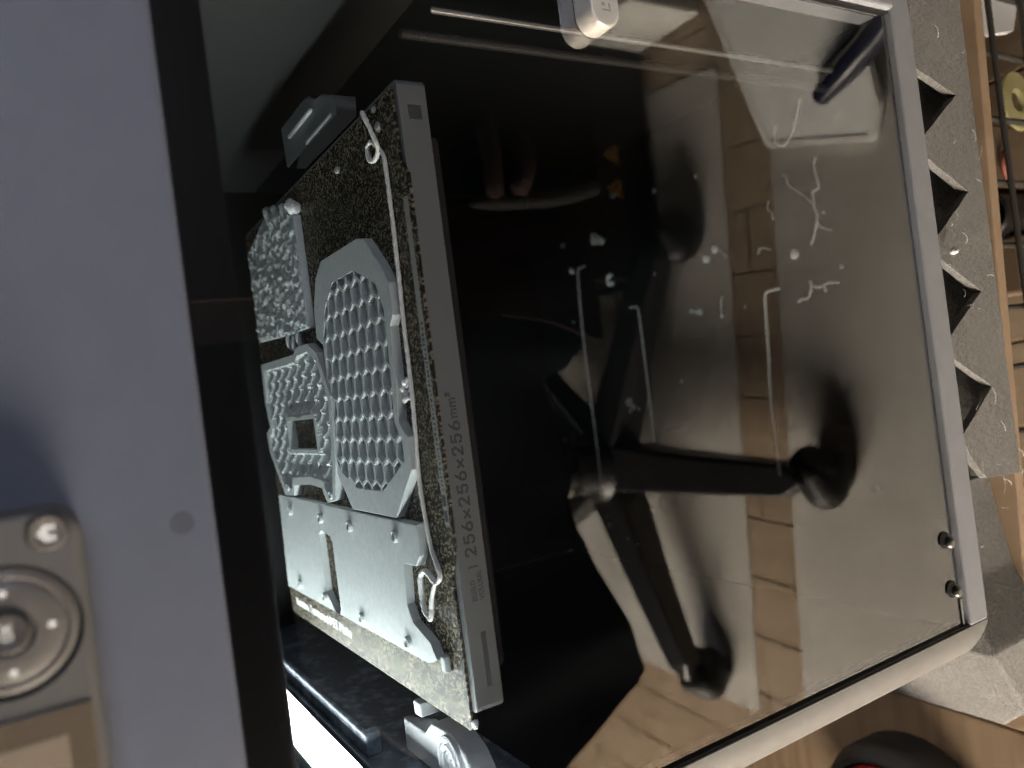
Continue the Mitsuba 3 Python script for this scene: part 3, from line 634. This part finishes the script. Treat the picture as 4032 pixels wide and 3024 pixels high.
add(hull_mesh([((-166, 516 - 919, -601), 9), ((-150, 516 - 888, -600), 12)]), 'clear_cap', 'hub_glint', oc_, 50)  # pale knob added in place of the highlight on the hub
seat = bevel_prism(round_poly([(-240, -220), (240, -220), (225, 230), (-225, 230)], 90, 10), -330, -262, 26, True)
add(move(seat, cx, cy), 'chair_cloth', 'seat', oc_, 50)
add(move(rbox(-110, 110, -90, 90, -362, -331, 8), cx, cy), 'chair', 'seat_mechanism', oc_)
def drape(poly, y, th, seed, amp):
    s = Polygon(ccw(poly)).buffer(-6).buffer(6, quad_segs=4)
    m = frame_axes(move(extrude(s, th), 0, 0, y - th), 'y'); m.fix_normals(); q = from_m3(to_m3(m).refine_to_length(16)); v = np.asarray(q.vertices).copy()
    v[:, 1] += amp * (meshkit.fbm(np.c_[v[:, 0] / 70, v[:, 2] / 240, 0 * v[:, 0]], 2, seed) - .5); q.vertices = v; return q
bk = add(drape([(-470, -275), (110, -275), (96, -374), (86, -425), (74, -471), (42, -528), (10, -495), (0, -466), (-30, -472), (-46, -492), (-90, -490), (-129, -482), (-165, -486), (-225, -512), (-339, -553), (-352, -540), (-404, -426), (-470, -370)], -184, 9, 3, 34), 'dark_sheet', 'black_sheet', None, 50)  # draped sheet stands in for an unidentified dark shape
label(bk, 'black sheet standing in for an unclear dark shape below the chair seat, reflected in the glass door', 'dark_sheet')
bk = add(drape([(36, -290), (200, -290), (182, -420), (180, -526), (80, -540), (34, -536), (62, -472), (74, -413)], -176, 9, 6, 26), 'dark_sheet_brown', 'brown_sheet', None, 50)  # second sheet, stands in for the browner part of that shape
label(bk, 'dark reddish brown sheet standing in for an unclear dark shape beside the black one, reflected in the glass door', 'dark_sheet')
# grey tray with a dark shoe beside it, pale box further off
ty = thing('storage_tray', 'light grey plastic tray propped up on the floor, reflected in the door', 'tray')
tr_o = [(198, 42), (233, 58), (520, 62), (520, -130), (416, -108), (233, -83)]
tilt = trimesh.transformations.rotation_matrix(-math.radians(13), [0, 1, 0], [198, 0, -750])  # tilt chosen so the tray catches more lamp light
def tilted(m): m = m.copy(); m.apply_transform(tilt); return m
add(tilted(bevel_prism(round_poly(tr_o, 10), -752, -744, 2)), 'grey_tray', 'tray_body', ty, 40)
rim = Polygon(round_poly(tr_o, 10)); rim = extrude(rim.buffer(-.5).difference(rim.buffer(-8)), 1.6); rim.apply_translation((0, 0, -744.2)); add(tilted(rim), 'white_box', 'rim', ty)
sh = from_m3(m3.Manifold.batch_boolean([hull([((262, 10, -733), 11), ((276, 44, -731), 15), ((292, 80, -728), 14)]), hull([((292, 80, -728), 14), ((312, 128, -714), 18), ((322, 150, -700), 12)]), hull([((259, 6, -737), 7), ((322, 150, -737), 8)])], m3.OpType.Add))
k_ = add(tilted(sh), 'navy', 'shoe', None, 50); label(k_, 'glossy dark navy shoe lying on the grey tray, reflected in the door', 'shoe')
wb = add(rbox(430, 640, -330, -170, -753, -640, 4), 'white_box', 'pale_box'); label(wb, 'pale box on the floor, reflected above the door handle', 'box')

# added dark cabinet: hides the reflected floor and blocks the cool lamp
cbn = thing('added_cabinet', 'added dark cabinet that hides the reflected floor and blocks the cool lamp, dimly reflected beside the bed', 'cabinet')
add(rbox(118, 900, -700, -292, -756, -60, 4), 'cabinet', 'carcass', cbn)
for z0, z1 in ((-740, -640), (-634, -440), (-434, -80)):
    add(rbox(120, 898, -291.8, -282, z0 - 2, z1 + 2, .4, 6), 'cabinet_front', 'drawer_front', cbn)
add(tube([(219, -279, -455), (222, -276, -545), (240, -278, -640)], 10, 12, step=12), 'cabinet_grey', 'grey_bar', cbn, True)
add(rbox(206, 330, -281.8, -279, -720, -645, 1), 'ink', 'notice_plate', cbn)
for x in (240, 285):
    t_ = upright([(x - 14, -684), (x + 14, -684), (x, -658)], -279.2, .8); v = np.asarray(t_.vertices); v[:, 1] = -279 + (v[:, 1] + 279.2); t_.vertices = v
    add(t_, 'amber', 'yellow_triangle', cbn, False)
for a_, b_, r_ in (((319, -475), (226, -480), 12), ((295, -520), (232, -512), 14)):
    add(tube([(a_[0], -268, a_[1]), (.5 * (a_[0] + b_[0]), -262, a_[1] - 4), (b_[0], -268, b_[1])], r_, 12, step=10), 'cabinet_rose', 'rose_bar', cbn, True)  # pinkish bars for finger-like shapes in the reflection
# unseen lamps, out of view: one lights floor and column, one the front panel
fl_ = thing('unseen_warm_lamp', 'unseen warm lamp out of view on the left, placed to light the floor and the left column', 'lamp')  # out of view; place and strength chosen to light floor and column
lx, ly, lz = -1250., -250., -230.
add(tube([(lx - 160, ly, -756), (lx - 160, ly, -300), (lx - 160, ly, lz)], 12, 12), 'black', 'pole', fl_, True)
disc = lathe([(0, 0), (380, 0), (380, 6), (0, 6)], 48)
dirv = np.array([-100, 40, -480.]) - [lx, ly, lz]; dirv /= np.linalg.norm(dirv)
Tm = trimesh.geometry.align_vectors([0, 0, 1], dirv); Tm[:3, 3] = [lx, ly, lz]; disc.apply_transform(Tm); disc.fix_normals()
shade = lathe([(0, -2), (385, -2), (400, 30), (398, 34), (384, 6), (0, 4)], 48); shade.apply_translation((0, 0, -12)); shade.apply_transform(Tm); shade.fix_normals(); add(shade, 'black', 'lamp_shade', fl_, 40)
scene[fl_ + '__bulb_panel'] = mikit.ply(S(disc), M['lamp_shade'], emitter={'type': 'area', 'radiance': rgb(WARM_L, WARM_L * .87, WARM_L * .71)})
cl_ = thing('unseen_cool_lamp', 'unseen cool lamp panel out of view, placed to light the front panel of the printer', 'lamp')  # out of view; set high to light the panel but not the floor
pan = box(500, 1300, -1512, -1500, 100, 700)
add(rbox(480, 1320, -1545, -1513, 80, 720, 6), 'black', 'housing', cl_)
add(tube([(900, -1530, -756), (900, -1530, -300), (900, -1530, 82)], 16, 12), 'black', 'pole', cl_, True)
scene[cl_ + '__diffuser'] = mikit.ply(S(pan), M['lamp_shade'], emitter={'type': 'area', 'radiance': rgb(COOL_L * .88, COOL_L * .93, COOL_L * 1.1)})
